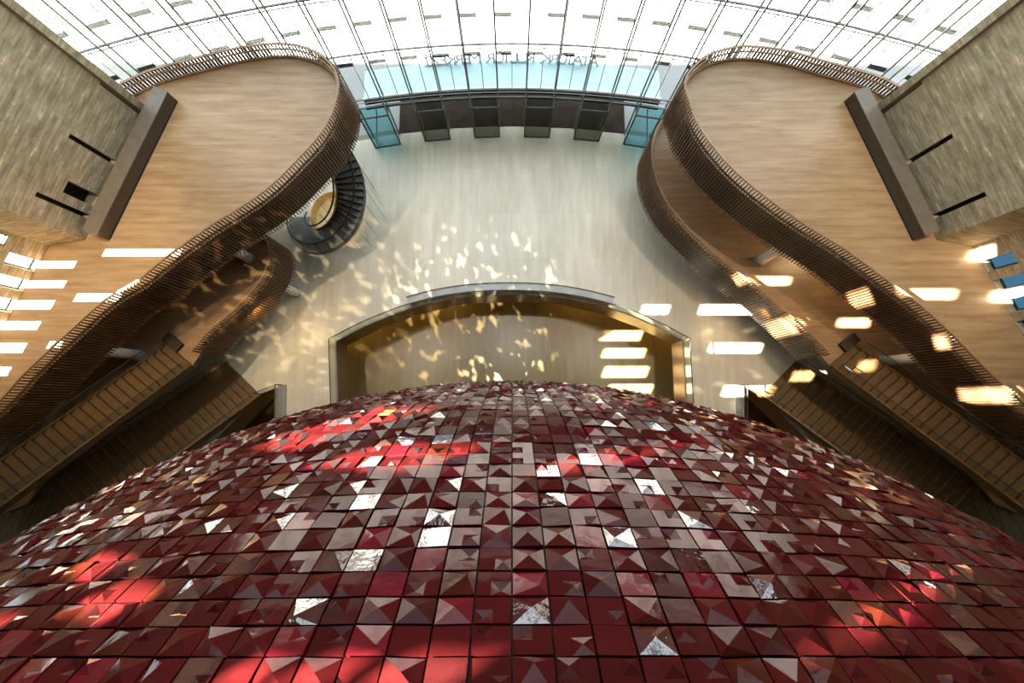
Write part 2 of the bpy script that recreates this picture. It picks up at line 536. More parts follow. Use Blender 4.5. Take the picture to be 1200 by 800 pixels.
def window(A, nrm, h, depth, pane='glass'):
    """glazed slot in a side wall"""
    global wn
    u = dW if A.x < 0 else mv(dW)
    A0 = Vector((A.x, A.y, 0))
    s0, s1, a, b = h[:4]
    off = -nrm * depth

    def P(s, z):
        return A0 + u * s + Vector((0, 0, z)) + off
    o = thing('window_%d' % wn, 'window', 'window', P((s0 + s1) / 2, a), kind='structure')
    del o['label']; del o['category']
    wn += 1
    if depth < .1 and s1 - s0 < .45:
        g = MB(); g.quad(P(s0, a), P(s1, a), P(s1, b), P(s0, b)); g.build('window_pane', M['glass'], o)
        return
    fr = MB(); w = min(0.05, (s1 - s0) / 8, (b - a) / 8)
    for (p, q) in ((P(s0 + w / 2, a), P(s0 + w / 2, b)), (P(s1 - w / 2, a), P(s1 - w / 2, b))):
        fr.bar(p, q, w, 0.06, nrm)
    for (p, q) in ((P(s0, a + w / 2), P(s1, a + w / 2)), (P(s0, b - w / 2), P(s1, b - w / 2))):
        fr.bar(p, q, w, 0.06, nrm)
    fr.build('window_frame', M['win_frame'], o)
    g = MB(); g.quad(P(s0, a), P(s1, a), P(s1, b), P(s0, b)); g.build('window_pane', M[pane], o)


for i, h in enumerate(holes_l):
    window(W2, NW, h, 0.34 if i < len(low) else 0.05)
for h in holes_r:
    window(mirror(W2), mv(NW), h, 0.34, 'glass_shade')

# ceiling and floors
ce = MB()
cpoly = [(-24, 17), (24, 17), (mirror(W4).x + 1, W4.y - 1), (W4.x - 1, W4.y - 1)]
fpts = [(x, facade_y(x) + 0.3) for x in [24 - 2 * k for k in range(25)]]
cpoly = fpts[::-1] + [(22.5, 7), (mirror(W4).x + 1, W4.y - 1), (W4.x - 1, W4.y - 1), (-22.5, 7)]
ce.prism(cpoly, ZC, ZC + 0.4)
tag(ce.build('ceiling', M['ceiling']), kind='structure')
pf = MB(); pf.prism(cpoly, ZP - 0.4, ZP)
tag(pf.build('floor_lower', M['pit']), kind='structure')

# lobby floor with the big opening and the two stair wells
FL_NEAR, FL_FAR = at(893, 463, 0), at(932, 425, 0)
FE = at(999, 539, 2.8)
f1dir = (Vector((FE.x - FL_NEAR.x, FE.y - FL_NEAR.y))).normalized()
wvec = Vector((-f1dir.y, f1dir.x))
if wvec.x < 0: wvec = -wvec
wid1 = (Vector((FL_FAR.x - FL_NEAR.x, FL_FAR.y - FL_NEAR.y))).dot(wvec)
well = [at(863, 497, 0), at(866.5, 451, 0), FL_NEAR + Vector((-0.05, 0.1, 0))]
well_end = FL_NEAR + Vector((f1dir.x, f1dir.y, 0)) * 13.0
yb = -9.0
right = [(xx, facade_y(xx)) for xx in (0, 4, 8, 12, 16, 20, 23.5)] + [(mirror(W0).x + 0.2, W0.y), (mirror(W1).x + 0.2, W1.y), (mirror(W2).x + 0.2, W2.y)]
we = mirror(W2 + dW * 20)
right += [(we.x + 0.2, we.y), (well_end.x, well_end.y), (well[2].x, well[2].y), (well[1].x, well[1].y), (well[0].x - 0.1, yb)]
PR = [at(804, 470, 0), at(802, 430, 0), at(800, 399, 0)]
arc_px = [(800, 399), (757, 377), (711, 360), (656, 348.5), (596, 345), (538, 348.5), (485, 360), (435, 379), (393, 400)]
PL = [at(393, 400, 0), at(395, 430, 0), at(396, 470, 0)]
edge_arc = [at(x, y, 0) for x, y in arc_px]
pit_edge = [Vector((PR[0].x, yb, 0)), PR[0], PR[1]] + edge_arc + [PL[1], PL[2], Vector((PL[2].x, yb, 0))]
left = [mirror((p[0], p[1], 0)) for p in right[1:]][::-1]
poly = right + [(p.x, p.y) for p in pit_edge] + [(p.x, p.y) for p in left]
lf = MB(); lf.prism(poly, -2.3, 0.0, 0, 1, 2)
tag(lf.build('floor', [M['lobby'], M['stringer'], M['soffit']]), kind='structure')
fw = MB()
for i in range(24):
    x0, x1 = -24 + 2 * i, -22 + 2 * i
    a, b = Vector((x0, facade_y(x0) + .02, 0)), Vector((x1, facade_y(x1) + .02, 0))
    fw.add([(a.x, a.y, ZB), (b.x, b.y, ZB), (b.x, b.y, -0.02), (a.x, a.y, -0.02), (a.x, a.y + .3, ZB), (b.x, b.y + .3, ZB), (b.x, b.y + .3, -0.02), (a.x, a.y + .3, -0.02)],
           [(0, 1, 2, 3), (7, 6, 5, 4), (3, 2, 6, 7)])
tag(fw.build('wall_front', M['stone']), kind='structure')

# glass guard round the big opening
gr = thing('glass_guard', 'frameless glass guard rail running along the curved edge of the big floor opening', 'railing', (0, edge_arc[4].y, 0))
path = catmull([(p.x, p.y) for p in edge_arc], 0.35)
path = [Vector((PR[0].x, yb))] + [Vector((PR[0].x, PR[0].y))] + path + [Vector((PL[2].x, PL[2].y)), Vector((PL[2].x, yb))]
g1 = MB(); g2 = MB(); g3 = MB()
HG = 1.3
for i in range(len(path) - 1):
    a, b = path[i], path[i + 1]
    g1.quad((a.x, a.y, 0.0), (b.x, b.y, 0.0), (b.x, b.y, HG), (a.x, a.y, HG))
    g3.bar((a.x, a.y, 0.06), (b.x, b.y, 0.06), 0.09, 0.12)
g2.tube([(p.x, p.y, HG) for p in path], 0.035, 6)
g1.build('glass_panel', M['glass_rail'], gr); g2.build('handrail', M['dark_metal'], gr); g3.build('base_rail', M['steel'], gr)
ld = thing('grey_ledge', 'grey curved ledge with a rail behind the top of the big floor opening', 'ledge', (0, edge_arc[4].y + .5, 0))
inner = catmull([(p.x, p.y) for p in edge_arc], 0.3)
x0, x1 = at(480, 350, 0).x, at(715, 350, 0).x
inner = [p for p in inner if x0 <= p.x <= x1]
lb = MB(); lt = MB(); cen = Vector((0, edge_arc[4].y - 12.5))
for i in range(len(inner) - 1):
    a, b = inner[i], inner[i + 1]
    na, nb = (a - cen).normalized(), (b - cen).normalized()
    a0, a1, b0, b1 = a + na * .10, a + na * .62, b + nb * .10, b + nb * .62
    lb.add([(a0.x, a0.y, 0), (a1.x, a1.y, 0), (b1.x, b1.y, 0), (b0.x, b0.y, 0), (a0.x, a0.y, .75), (a1.x, a1.y, .75), (b1.x, b1.y, .75), (b0.x, b0.y, .75)],
           [(4, 7, 6, 5), (0, 4, 5, 1), (3, 2, 6, 7), (0, 3, 7, 4), (1, 5, 6, 2)])
    lt.bar((a1.x, a1.y, .78), (b1.x, b1.y, .78), 0.06, 0.06)
lb.build('ledge_body', M['frost'], ld); lt.build('edge_trim', M['dark_metal'], ld)

# ------------------------------------------------------------------ facade
fa = thing('window_1', 'x', 'x', (0, 19.1, 0), kind='structure'); del fa['label']; del fa['category']
gp = MB()
xs = [-24.5 + 0.875 * k for k in range(57)]
for i in range(len(xs) - 1):
    a, b = xs[i], xs[i + 1]
    gp.quad((a, facade_y(a), 3.55), (b, facade_y(b), 3.55), (b, facade_y(b), ZC), (a, facade_y(a), ZC))
gp.build('glazing', M['glass'], fa)


def fnorm(x):
    return Vector((2 * FK * x, 1, 0)).normalized()


prim = [0.875 + 1.75 * k for k in range(-14, 14)]
for x in prim:
    n = fnorm(x); t = Vector((n.y, -n.x, 0))
    p = Vector((x, facade_y(x), 0)); q = p - n * 0.72
    mm = MB()
    mm.obox(p + Vector((0, 0, ZC / 2)), t * 0.04, n * 0.05, (0, 0, ZC / 2))
    mm.obox(q + Vector((0, 0, ZC / 2)), t * 0.035, n * 0.05, (0, 0, ZC / 2))
    m_ = mm.build('mullion', M['steel'], fa)
    fg = MB(); fg.quad(p, q, q + Vector((0, 0, ZC)), p + Vector((0, 0, ZC)))
    fg.build('glass_fin', M['glass_green'], m_)
for x in [1.75 * k for k in range(-13, 14)]:
    n = fnorm(x); t = Vector((n.y, -n.x, 0)); p = Vector((x, facade_y(x), 0))
    mm = MB(); mm.obox(p + Vector((0, 0, (ZC + 4.2) / 2)), t * 0.02, n * 0.03, (0, 0, (ZC - 4.2) / 2))
    mm.build('thin_mullion', M['steel_light'], fa)
for z, w in [(3.55, 0.07)] + [(4.35 + 3.75 * k, 0.07) for k in range(11)]:
    tr = MB()
    for i in range(len(xs) - 1):
        a, b = xs[i], xs[i + 1]
        pa, pb = Vector((a, facade_y(a, 0.12), z)), Vector((b, facade_y(b, 0.12), z))
        tr.bar(pa, pb, 0.09, w)
        if z > 4:
            tr.bar(pa + Vector((0, -.25, .03)), pb + Vector((0, -.25, .03)), 0.04, 0.04)
    tr.build('transom', M['steel'], fa)
for row, zz in enumerate([7.2, 9.9, 12.7, 15.4, 18.1, 20.8, 23.5]):
    br = MB()
    for k, x in enumerate(prim[:-1]):
        if row > 2 and (k * 5 + row * 3) % 4 == 0: continue
        a, b = (x + .04, x + .84) if row % 2 == 0 or x < 0 else (x + .91, x + 1.71)
        br.bar((a, facade_y(a, -.05), zz), (b, facade_y(b, -.05), zz), 0.05, 0.24)
    br.build('bracket_bars', M['frit'], fa)

# outside: plaza, dark paving, canopy with letters
pz = MB()
pp = [(x, facade_y(x) + 0.35) for x in [-24 + 2 * k for k in range(25)]]
pz.prism(pp + [(70, 14), (70, 110), (-70, 110), (-70, 14)][:0] + [(26, 13), (90, 13), (90, 66), (-90, 66), (-90, 13), (-26, 13)], -0.4, -0.03)
tag(pz.build('plaza_pavement', M['plaza']), kind='structure')
bl = MB(); bl.prism([(-80, 13), (-60, 13), (-60, 24), (-80, 24)], 0, 84); bl.prism([(-80.4, 12.6), (-59.6, 12.6), (-59.6, 24.4), (-80.4, 24.4)], 84, 85)  # unseen block added to keep the sun off the curved glass front
tag(bl.build('exterior_block', M['city']), kind='structure')
rd = MB(); rd.prism([(-160, 66), (160, 66), (160, 260), (-160, 260)], -0.4, -0.03)
tag(rd.build('road_surface', M['asphalt']), kind='structure')
for k in range(9):
    bl = MB(); x = -150 + 34 * k; hh = 42 + (k * 7) % 15
    bl.prism([(x, 96 + k % 3 * 3), (x + 31, 96 + k % 3 * 3), (x + 31, 116), (x, 116)], 0, hh)
    bl.prism([(x - .4, 95.6 + k % 3 * 3), (x + 31.4, 95.6 + k % 3 * 3), (x + 31.4, 116), (x - .4, 116)], hh, hh + .8)
    tag(bl.build('exterior_block', M['city']), kind='structure')
dp = MB()
dxs = [-7.9 + 0.79 * k for k in range(21)]
dp.prism([(x, facade_y(x) + 0.02) for x in dxs] + [(x, facade_y(x) + 3.4) for x in dxs[::-1]], -0.03, 0.0)
tag(dp.build('floor_entrance', M['granite']), kind='structure')
cp = thing('entrance_canopy', 'pale blue flat canopy over the entrance doors outside the glass front', 'canopy', (0, 20, 3.4))
c1 = MB()
cxs = [-9.2 + 0.92 * k for k in range(21)]
c1.prism([(x, facade_y(x) + 0.12) for x in cxs] + [(x, facade_y(x) + 2.15) for x in cxs[::-1]], 3.45, 3.85, 0, 1, 1)
c1.build('canopy_slab', [M['canopy_top'], M['dark_metal']], cp)
c2 = MB()
for i in range(20):
    a, b = cxs[i], cxs[i + 1]
    c2.bar((a, facade_y(a) + 0.18, 3.93), (b, facade_y(b) + 0.18, 3.93), 0.14, 0.16)
c2.build('flashing', M['white'], cp)
# letters stand on the canopy edge and face the plaza
txt = 'ATATÜRK KÜLTÜR MERKEZİ'
Rc = 1 / (2 * FK)
fc = bpy.data.curves.new('tmp', 'FONT')


def glyph(ch):
    cu = bpy.data.curves.new('letter', 'FONT'); cu.body = ch; cu.size = 1.12; cu.extrude = 0.04; cu.align_x = 'CENTER'
    to = bpy.data.objects.new('letter', cu); COL.objects.link(to)
    bpy.context.view_layer.update()
    me = bpy.data.meshes.new_from_object(to.evaluated_get(bpy.context.evaluated_depsgraph_get()))
    COL.objects.unlink(to); bpy.data.objects.remove(to)
    return me


sg = thing('rooftop_sign', 'row of pale standing letters on the outer edge of the canopy, seen from behind', 'sign', (0, 21, 3.85))
for i, ch in enumerate(txt):
    if ch == ' ': continue
    x = 5.05 - i * (10.3 / (len(txt) - 1))
    me = glyph(ch); me.materials.clear(); me.materials.append(M['bracket'])
    o = bpy.data.objects.new('letter', me); COL.objects.link(o)
    n = fnorm(x)
    # front of a letter faces +Y (the plaza)
    o.matrix_world = Matrix.Translation(Vector((x, facade_y(x) + 2.0, 3.87))) @ Matrix.Rotation(PI - math.atan2(n.x, n.y), 4, 'Z') @ Matrix.Rotation(PI / 2, 4, 'X')
    mw = o.matrix_world.copy()
    o.parent = sg; o.matrix_parent_inverse = Matrix.Translation(-sg.location); o.matrix_basis = mw
bpy.data.curves.remove(fc)

# entrance vestibules between pairs of fins
names = [(-9.625, 'cyan', 'pale blue glass entrance box at the spiral stair end of the front'),
         (-6.125, 'dark', 'smoked glass entrance box, second from the spiral stair end of the glass front'),
         (-2.625, 'dark', 'smoked glass entrance box just left of the middle of the glass front'),
         (0.875, 'dark', 'smoked glass entrance box just right of the middle of the glass front'),
         (4.375, 'dark', 'smoked glass entrance box, second from the right end of the glass front'),
         (7.875, 'cyan', 'pale blue glass entrance box at the right end of the glass front')]
ve = 3.45
for x, kd, lab in names:
    xa, xb = x, x + 1.75
    na, nb = fnorm(xa), fnorm(xb)
    A, B = Vector((xa, facade_y(xa), 0)), Vector((xb, facade_y(xb), 0))
    a, b = A - na * .76, B - nb * .76
    v = thing('glass_vestibule', lab, 'entrance', (A + B) / 2, 'entrance boxes along the glass front')
    up = Vector((0, 0, ve)); gm = M['glass_dark'] if kd == 'dark' else M['glass_cyan']
    m1 = MB(); m1.quad(a, b, b + up, a + up); m1.build('front_pane', gm, v)
    for (p, q) in ((A, a), (B, b)):
        m1 = MB(); m1.quad(p, q, q + up, p + up); m1.build('side_pane', M['glass_green'], v)
    m1 = MB(); m1.quad(A + up, B + up, b + up, a + up); m1.build('roof_pane', gm, v)
    m1 = MB(); m1.quad(A + Vector((0, .01, .01)), B + Vector((0, .01, .01)), b + Vector((0, 0, .01)), a + Vector((0, 0, .01)))
    m1.build('floor_tint', M['mat'] if kd == 'dark' else M['frost'], v)  # sheet standing in for the floor tinted by the box glass
    m1 = MB()
    for (p, q) in ((a, b), (a + up, b + up), (A + up, a + up), (B + up, b + up)):
        m1.bar(p, q, .07, .09)
    for p in (a, b):
        m1.bar(p, p + up, .07, .07, (0, 1, 0))
    m1.build('door_frame', M['dark_metal'], v)
    if kd == 'cyan':
        m1 = MB(); s = 1 if x > 0 else -1
        p, q = (A, B) if s < 0 else (B, A)
        m1.bar(a.lerp(b, .5 - .45 * s * -1) * 1 + Vector((0, .5, .1)), a.lerp(b, .5 - .05 * s) + Vector((0, .6, ve - .1)), .08, .08)
        m1.build('brace', M['white'], v)
# glass between the boxes under the door head
gb = MB()
for i in range(len(xs) - 1):
    a, b = xs[i], xs[i + 1]
    mid = (a + b) / 2
    gb.quad((a, facade_y(a), 0.02), (b, facade_y(b), 0.02), (b, facade_y(b), 3.5), (a, facade_y(a), 3.5))
gb.build('door_glazing', M['glass_green'], fa)
hd = MB()
for i in range(len(cxs) - 1):
    a, b = cxs[i], cxs[i + 1]
    hd.bar((a, facade_y(a, .02), 3.36), (b, facade_y(b, .02), 3.36), 0.10, 0.22)
hd.build('door_head', M['dark_metal'], fa)


# ------------------------------------------------------------------ galleries
def px_path(px, z):
    return [(at(x, y, z).x, at(x, y, z).y) for x, y in px]


UR_px = [(1140, 140), (1090, 114), (1055, 101), (1038, 92), (1015, 84), (965, 70), (925, 59), (880, 53), (852, 56), (827, 65), (808, 82), (801, 97), (806, 115), (815, 142), (835, 172), (860, 200),
         (895, 230), (940, 262), (990, 293), (1040, 330), (1080, 360), (1120, 397), (1162, 440), (1200, 474), (1260, 530)]
UL_px = [(62, 140), (108, 114), (142, 97), (158, 89), (177, 81), (240, 64), (290, 53), (327, 50), (352, 53), (374, 62), (390, 76), (397, 90), (397, 107), (390, 132), (376, 157), (352, 184), (320, 216),
         (288, 240), (252, 262), (220, 284), (180, 314), (160, 331), (120, 355), (75, 395), (30, 437), (0, 470), (-60, 528)]
LR_px = [(850, 100), (800, 118), (777, 139), (768, 153), (763.5, 170), (764, 192), (772, 220), (787, 246), (815, 277), (852, 310), (890, 340), (920, 365), (955, 397), (974, 416)]
LL_px = [(240, 270), (285, 265), (305, 271), (314, 281), (317, 294), (314, 312), (304, 331), (284, 354), (262, 373), (245, 388), (225, 411)]

f2n, f2f = at(972, 428, ZL), at(1002, 405, ZL)
f2e = at(1200, 597, 9.3)
f2dir = Vector((f2e.x - f2n.x, f2e.y - f2n.y)).normalized()
f2w = Vector((-f2dir.y, f2dir.x))
if f2w.x < 0: f2w = -f2w
wid2 = 1.85


def gallery(px, z, mat, side, label_b, lower):
    pts = px_path(px, z + RH)
    p = catmull(pts, 0.16)
    sgn = 1 if side == 'right' else -1
    mr = (lambda v: mirror(v)) if side == 'right' else (lambda v: Vector(v))
    # polygon: edge, then back along the wall
    wpts = [W2 + dW * 14.5, W2, W1, W0]
    if not lower:
        tail = [Vector((sgn * 28.0, -7.0, 0))] + [mr(w) + Vector((sgn * .25, 0, 0)) for w in wpts]
        if sgn < 0: tail[0] = Vector((-28.0, -7.0, 0))
        
    else:
        fn = f2n if sgn > 0 else mirror(f2n)
        fd = Vector((f2dir.x * sgn, f2dir.y, 0))
        fw_ = Vector((f2w.x * sgn, f2w.y, 0))
        tail = [Vector((fn.x, fn.y, 0)) + fd * 0.0, Vector((fn.x, fn.y, 0)) + fw_ * wid2, Vector((fn.x, fn.y, 0)) + fw_ * wid2 + fd * 11]
        tail += [mr(w) + Vector((sgn * .25, 0, 0)) for w in wpts]
        tail = tail[:-1] + [mr(W0) + Vector((sgn * 0.25, -3.0, 0))]
    step = p[::6] + ([p[-1]] if (len(p) - 1) % 6 else [])
    polyg = [(v.x, v.y) for v in step] + [(v.x, v.y) for v in tail]
    fl = MB(); fl.prism(polyg, z - 0.45, z, 0, 1, 1)
    tag(fl.build('floor_gallery', [mat, M['soffit']]), kind='structure')
    # slatted balustrade
    b = thing('slatted_balustrade', label_b, 'balustrade', (p[len(p) // 2].x, p[len(p) // 2].y, z), 'slatted wooden balustrades of the galleries')
    sl = MB(); hr = MB(); fb = MB()
    # centre used to find the outward side: left-hand normal check against the floor
    ins = Vector((sgn * 18, 8)) if not lower else Vector((sgn * 20, 6))
    prev_n = None
    nrm = []
    for i in range(len(p)):
        a = p[max(0, i - 1)]; c = p[min(len(p) - 1, i + 1)]
        d = (c - a).normalized(); n = Vector((d.y, -d.x))
        if prev_n is None:
            n = n if sgn * 1 < 0 and False else n
        nrm.append((d, n))
    # orient: the polygon area sign tells which side is outside
    ar = sum(polyg[i][0] * polyg[(i + 1) % len(polyg)][1] - polyg[(i + 1) % len(polyg)][0] * polyg[i][1] for i in range(len(polyg)))
    s_out = 1 if ar > 0 else -1
    for i in range(len(p)):
        d, n = nrm[i]; n = n * s_out
        c = p[i] + n * 0.02
        d3, n3 = Vector((d.x, d.y, 0)), Vector((n.x, n.y, 0))
        sl.obox((c.x, c.y, z + (RH - FD) / 2), d3 * (0.05 if i < len(p) * .27 else 0.027), n3 * 0.032, (0, 0, (RH + FD) / 2))
    off = []
    for i in range(0, len(p), 3):
        d, n = nrm[i]; n = n * s_out
        off.append((p[i] - n * 0.16, p[i] - n * 0.10, p[i] - n * .05))
    hr.tube([(o[0].x, o[0].y, z + RH - 0.20) for o in off], 0.04, 6)
    for i in range(len(off) - 1):
        a, c = off[i][2], off[i + 1][2]
        hr.bar((a.x, a.y, z + RH), (c.x, c.y, z + RH), 0.08, 0.05)
        a, c = off[i][1], off[i + 1][1]
        fb.bar((a.x, a.y, z - FD / 2 - .12), (c.x, c.y, z - FD / 2 - .12), 0.04, FD - 0.45)
        hr.bar((off[i][0].x, off[i][0].y, z + 0.05), (off[i + 1][0].x, off[i + 1][0].y, z + 0.05), 0.05, 0.1)
    sl.build('slat_screen', M['slat'], b); hr.build('handrail', M['rail'], b); fb.build('fascia_board', M['backing'], b)


gallery(UR_px, ZU, M['wood'], 'right', 'long slatted brown balustrade curving round the big upper gallery above a second gallery', False)
gallery(UL_px, ZU, M['wood'], 'left', 'long slatted brown balustrade curving round the upper gallery over the spiral stair', False)
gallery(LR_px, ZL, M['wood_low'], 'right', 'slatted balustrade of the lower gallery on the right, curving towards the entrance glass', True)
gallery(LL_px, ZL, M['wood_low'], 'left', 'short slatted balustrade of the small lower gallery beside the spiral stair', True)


# ------------------------------------------------------------------ stairs
def flight(n0, dirv, wv, wid, z0, rise, run, steps, label, name='staircase', glass_near=True):
    o = thing(name, label, 'staircase', (n0.x, n0.y, z0), 'straight stair flights beside the dome')
    d = Vector((dirv.x, dirv.y, 0)); w = Vector((wv.x, wv.y, 0))
    base = Vector((n0.x, n0.y, 0))
    tr, rr = run / steps, rise / steps
    me_t = me_r = None
    for k in range(steps):
        c = base + d * (tr * (k + .5)) + w * (wid / 2) + Vector((0, 0, z0 + rr * (k + 1)))
        if me_t is None:
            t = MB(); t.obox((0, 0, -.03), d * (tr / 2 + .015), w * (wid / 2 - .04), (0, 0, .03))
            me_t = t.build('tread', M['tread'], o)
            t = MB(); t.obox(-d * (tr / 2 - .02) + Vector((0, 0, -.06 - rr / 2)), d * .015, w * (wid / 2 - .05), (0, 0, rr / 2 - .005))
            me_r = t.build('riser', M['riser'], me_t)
            me_t.matrix_parent_inverse = Matrix.Translation(-o.location); me_t.location = c
            me_r.matrix_parent_inverse = Matrix(); me_r.location = (0, 0, 0)
        else:
            t2 = me_t.copy(); COL.objects.link(t2); t2.location = c
            r2 = me_r.copy(); COL.objects.link(r2); r2.parent = t2
    e0 = base + Vector((0, 0, z0)); e1 = base + d * run + Vector((0, 0, z0 + rise))
    for off, hh in ((0.0, 1), (wid, 0)):
        q = w * off
        s = MB()
        th = w * .05
        A, B = e0 + q, e1 + q
        up, dn = Vector((0, 0, .22)), Vector((0, 0, -.42))
        s.add([A + dn - th, B + dn - th, B + up - th, A + up - th, A + dn + th, B + dn + th, B + up + th, A + up + th],
              [(0, 1, 2, 3), (7, 6, 5, 4), (3, 2, 6, 7), (0, 4, 5, 1), (0, 3, 7, 4), (1, 5, 6, 2)])
        s.build('stringer', M['stringer'], o)
        g = MB(); gu = Vector((0, 0, 1.05))
        g.quad(A + up, B + up, B + gu, A + gu); g.build('glass_panel', M['glass_rail'], o)
        h = MB(); h.tube([A + gu, B + gu], .03, 6); h.build('handrail', M['dark_metal'], o)
    s = MB()
    dn = Vector((0, 0, -.40))
    s.quad(e0 + dn, e1 + dn, e1 + dn + w * wid, e0 + dn + w * wid); s.build('soffit', M['soffit'], o)
    return o


f1l = 10.0
for sgn, lab1, lab2 in ((1, 'wide brown stair flight rising from the lobby floor on the right of the dome', 'narrower brown stair flight rising from the lower gallery on the right'),
                        (-1, 'wide brown stair flight rising from the lobby floor on the left of the dome', 'narrower brown stair flight rising from the small lower gallery on the left')):
    mm = (lambda v: v) if sgn > 0 else (lambda v: mirror(v))
    n1 = mm(Vector((FL_NEAR.x, FL_NEAR.y, 0))); n2 = mm(Vector((f2n.x, f2n.y, 0)))
    ms = lambda v: Vector((v.x * sgn, v.y))
    flight(n1, ms(f1dir), ms(wvec), wid1, 0.0, 4.9, f1l, 24, lab1)
    flight(n2, ms(f2dir), ms(f2w), wid2, ZL, 5.0, 10.3, 26, lab2)
    # glass guard on the end of the stair well
    w_a, w_b = mm(well[1]), mm(well[0]); w_c = mm(well[2])
    g = thing('well_guard', 'glass guard with dark frame round the stair well %s of the dome' % ('right' if sgn > 0 else 'left'), 'railing', (w_a.x, w_a.y, 0), 'glass guards at the stair wells')
    m1 = MB()
    w_b2 = Vector((w_b.x - 0.1 * sgn, yb, 0))
    m1.quad(w_a, w_c, w_c + Vector((0, 0, 1.1)), w_a + Vector((0, 0, 1.1)))
    m1.quad(w_a, w_b2, w_b2 + Vector((0, 0, 1.1)), w_a + Vector((0, 0, 1.1)))
    m1.build('glass_panel', M['glass_rail'], g)
    m1 = MB(); m1.tube([w_c + Vector((0, 0, 1.1)), w_a + Vector((0, 0, 1.1)), w_b2 + Vector((0, 0, 1.1))], .035, 6)
    for p in (w_a, w_c): m1.tube([p, p + Vector((0, 0, 1.1))], .03, 6)
    m1.build('guard_frame', M['dark_metal'], g)
    m1 = MB(); m1.bar(w_a + Vector((0, 0, .05)), w_b2 + Vector((0, 0, .05)), .5, .1)
    m1.build('kerb', M['frost'], g)
    # dark end panel where the upper flight's far rail starts
    q = mm(at(996, 408, ZL)); dd = Vector((f2dir.x * sgn, f2dir.y, 0)); ww = Vector((f2w.x * sgn, f2w.y, 0))
    m1 = MB(); m1.obox(q + Vector((0, 0, .12)) - dd * .32 + ww * .1, dd * .25, ww * .5, (0, 0, .12)); m1.obox(q + Vector((0, 0, .26)) - dd * .32 + ww * .1, dd * .28, ww * .53, (0, 0, .02))
    nb_ = m1.build('newel_box', M['backing'], origin=q)
    tag(nb_, 'low dark box at the foot of the narrower stair flight on the %s' % ('right' if sgn > 0 else 'left'), 'newel', 'dark newel boxes at the stair heads')

# ------------------------------------------------------------------ columns
for (x, y, z0, z1, lab) in [(891, 305, ZL, ZU - .45, 'white round column between the two galleries on the right, near the sunlit slats'),
                            (1037, 423, ZL, ZU - .45, 'white round column between the galleries beside the stair flight on the right'),
                            (291, 302, ZL, ZU - .45, 'white round column on the small lower gallery under the left long balustrade'),
                            (163, 416, ZL, ZU - .45, 'white round column beside the narrower stair flight on the left'),
                            (347, 343, 0, ZL - .45, 'white round column standing on the lobby floor below the small lower gallery')]:
    p = at(x, y, z0)
    c = thing('round_column', lab, 'column', p, 'white round columns carrying the galleries', 'thing')
    m1 = MB(); m1.tube([p, p + Vector((0, 0, z1 - z0))], .27, 24); m1.build('shaft', M['white'], c, True)
    m1 = MB(); m1.tube([p, p + Vector((0, 0, .12))], .33, 24); m1.build('base_ring', M['steel_light'], c)

# ------------------------------------------------------------------ bar counters
for sgn, lab in ((-1, 'long dark bronze bar counter along the left stone wall on the upper gallery'), (1, 'long dark bronze bar counter along the right stone wall on the upper gallery')):
    mm = (lambda v: v) if sgn < 0 else (lambda v: mirror(v))
    A, B = mm(at(209, 119, ZU)), mm(at(129, 282, ZU))
    u = (B - A).normalized(); n = Vector((-u.y, u.x, 0))
    if n.x * sgn < 0: n = -n
    L = (B - A).length
    c = thing('bar_counter', lab, 'counter', A, 'bar counters of the upper galleries')
    m1 = MB(); m1.obox((A + B) / 2 + n * .36 + Vector((0, 0, .36)), u * L / 2, n * .34, (0, 0, .36)); m1.build('counter_body', M['counter'], c)
    m1 = MB(); m1.obox((A + B) / 2 + n * .36 + Vector((0, 0, .74)), u * (L / 2 + .03), n * .37, (0, 0, .025)); m1.build('counter_top', M['counter_top'], c)
    m1 = MB(); m1.obox((A + B) / 2 + n * .06 + Vector((0, 0, .04)), u * (L / 2 - .05), n * .05, (0, 0, .04)); m1.build('plinth', M['black'], c)

# ------------------------------------------------------------------ spiral stair
ctr = Vector((-11.9, 12.45, 0))
R0, R1 = 1.6, 3.2
sp = thing('spiral_staircase', 'grey spiral staircase with brass lined core standing under the left upper gallery', 'staircase', (ctr.x, ctr.y, 0))
n_st = 44
a_start = math.radians(180); sweep = math.radians(300)
ztop = 7.9


def hel(k, r, dz=0.0):
    a = a_start + sweep * k / n_st
    return Vector((ctr.x + r * math.cos(a), ctr.y + r * math.sin(a), ztop * k / n_st + dz))


base_t = None
for k in range(n_st):
    if base_t is None:
        t = MB(); da = sweep / n_st
        pts = []
        for z in (-.06, 0):
            for r, aa in ((R0, 0), (R1, 0), (R1, da * 1.12), (R0, da * 1.12)):
                pts.append((r * math.cos(aa), r * math.sin(aa), z))
        t.add(pts, [(3, 2, 1, 0), (4, 5, 6, 7), (0, 1, 5, 4), (1, 2, 6, 5), (2, 3, 7, 6), (3, 0, 4, 7)])
        base_t = t.build('tread', M['spiral'])
        t = MB(); t.obox(((R0 + R1) / 2, 0.012, -.05 - .07), ((R1 - R0) / 2 - .02, 0, 0), (0, .012, 0), (0, 0, .065)); base_r = t.build('riser', M['spiral_dark'])
        base_r.parent = base_t; ob = base_t
    else:
        ob = base_t.copy(); COL.objects.link(ob)
        r2 = base_r.copy(); COL.objects.link(r2); r2.parent = ob
    ob.parent = sp
    ob.location = (0, 0, ztop * (k + 1) / n_st); ob.rotation_euler = (0, 0, a_start + sweep * k / n_st)
for r, nm, mt in ((R1, 'outer_stringer', M['spiral_dark']), (R0, 'inner_stringer', M['brass'])):
    t = MB()
    for k in range(n_st * 2):
        a, b = hel(k / 2, r, -.10), hel(k / 2 + .5, r, -.10)
        t.bar(a, b, .05, .34 if r == R1 else .6)
    t.build(nm, mt, sp)
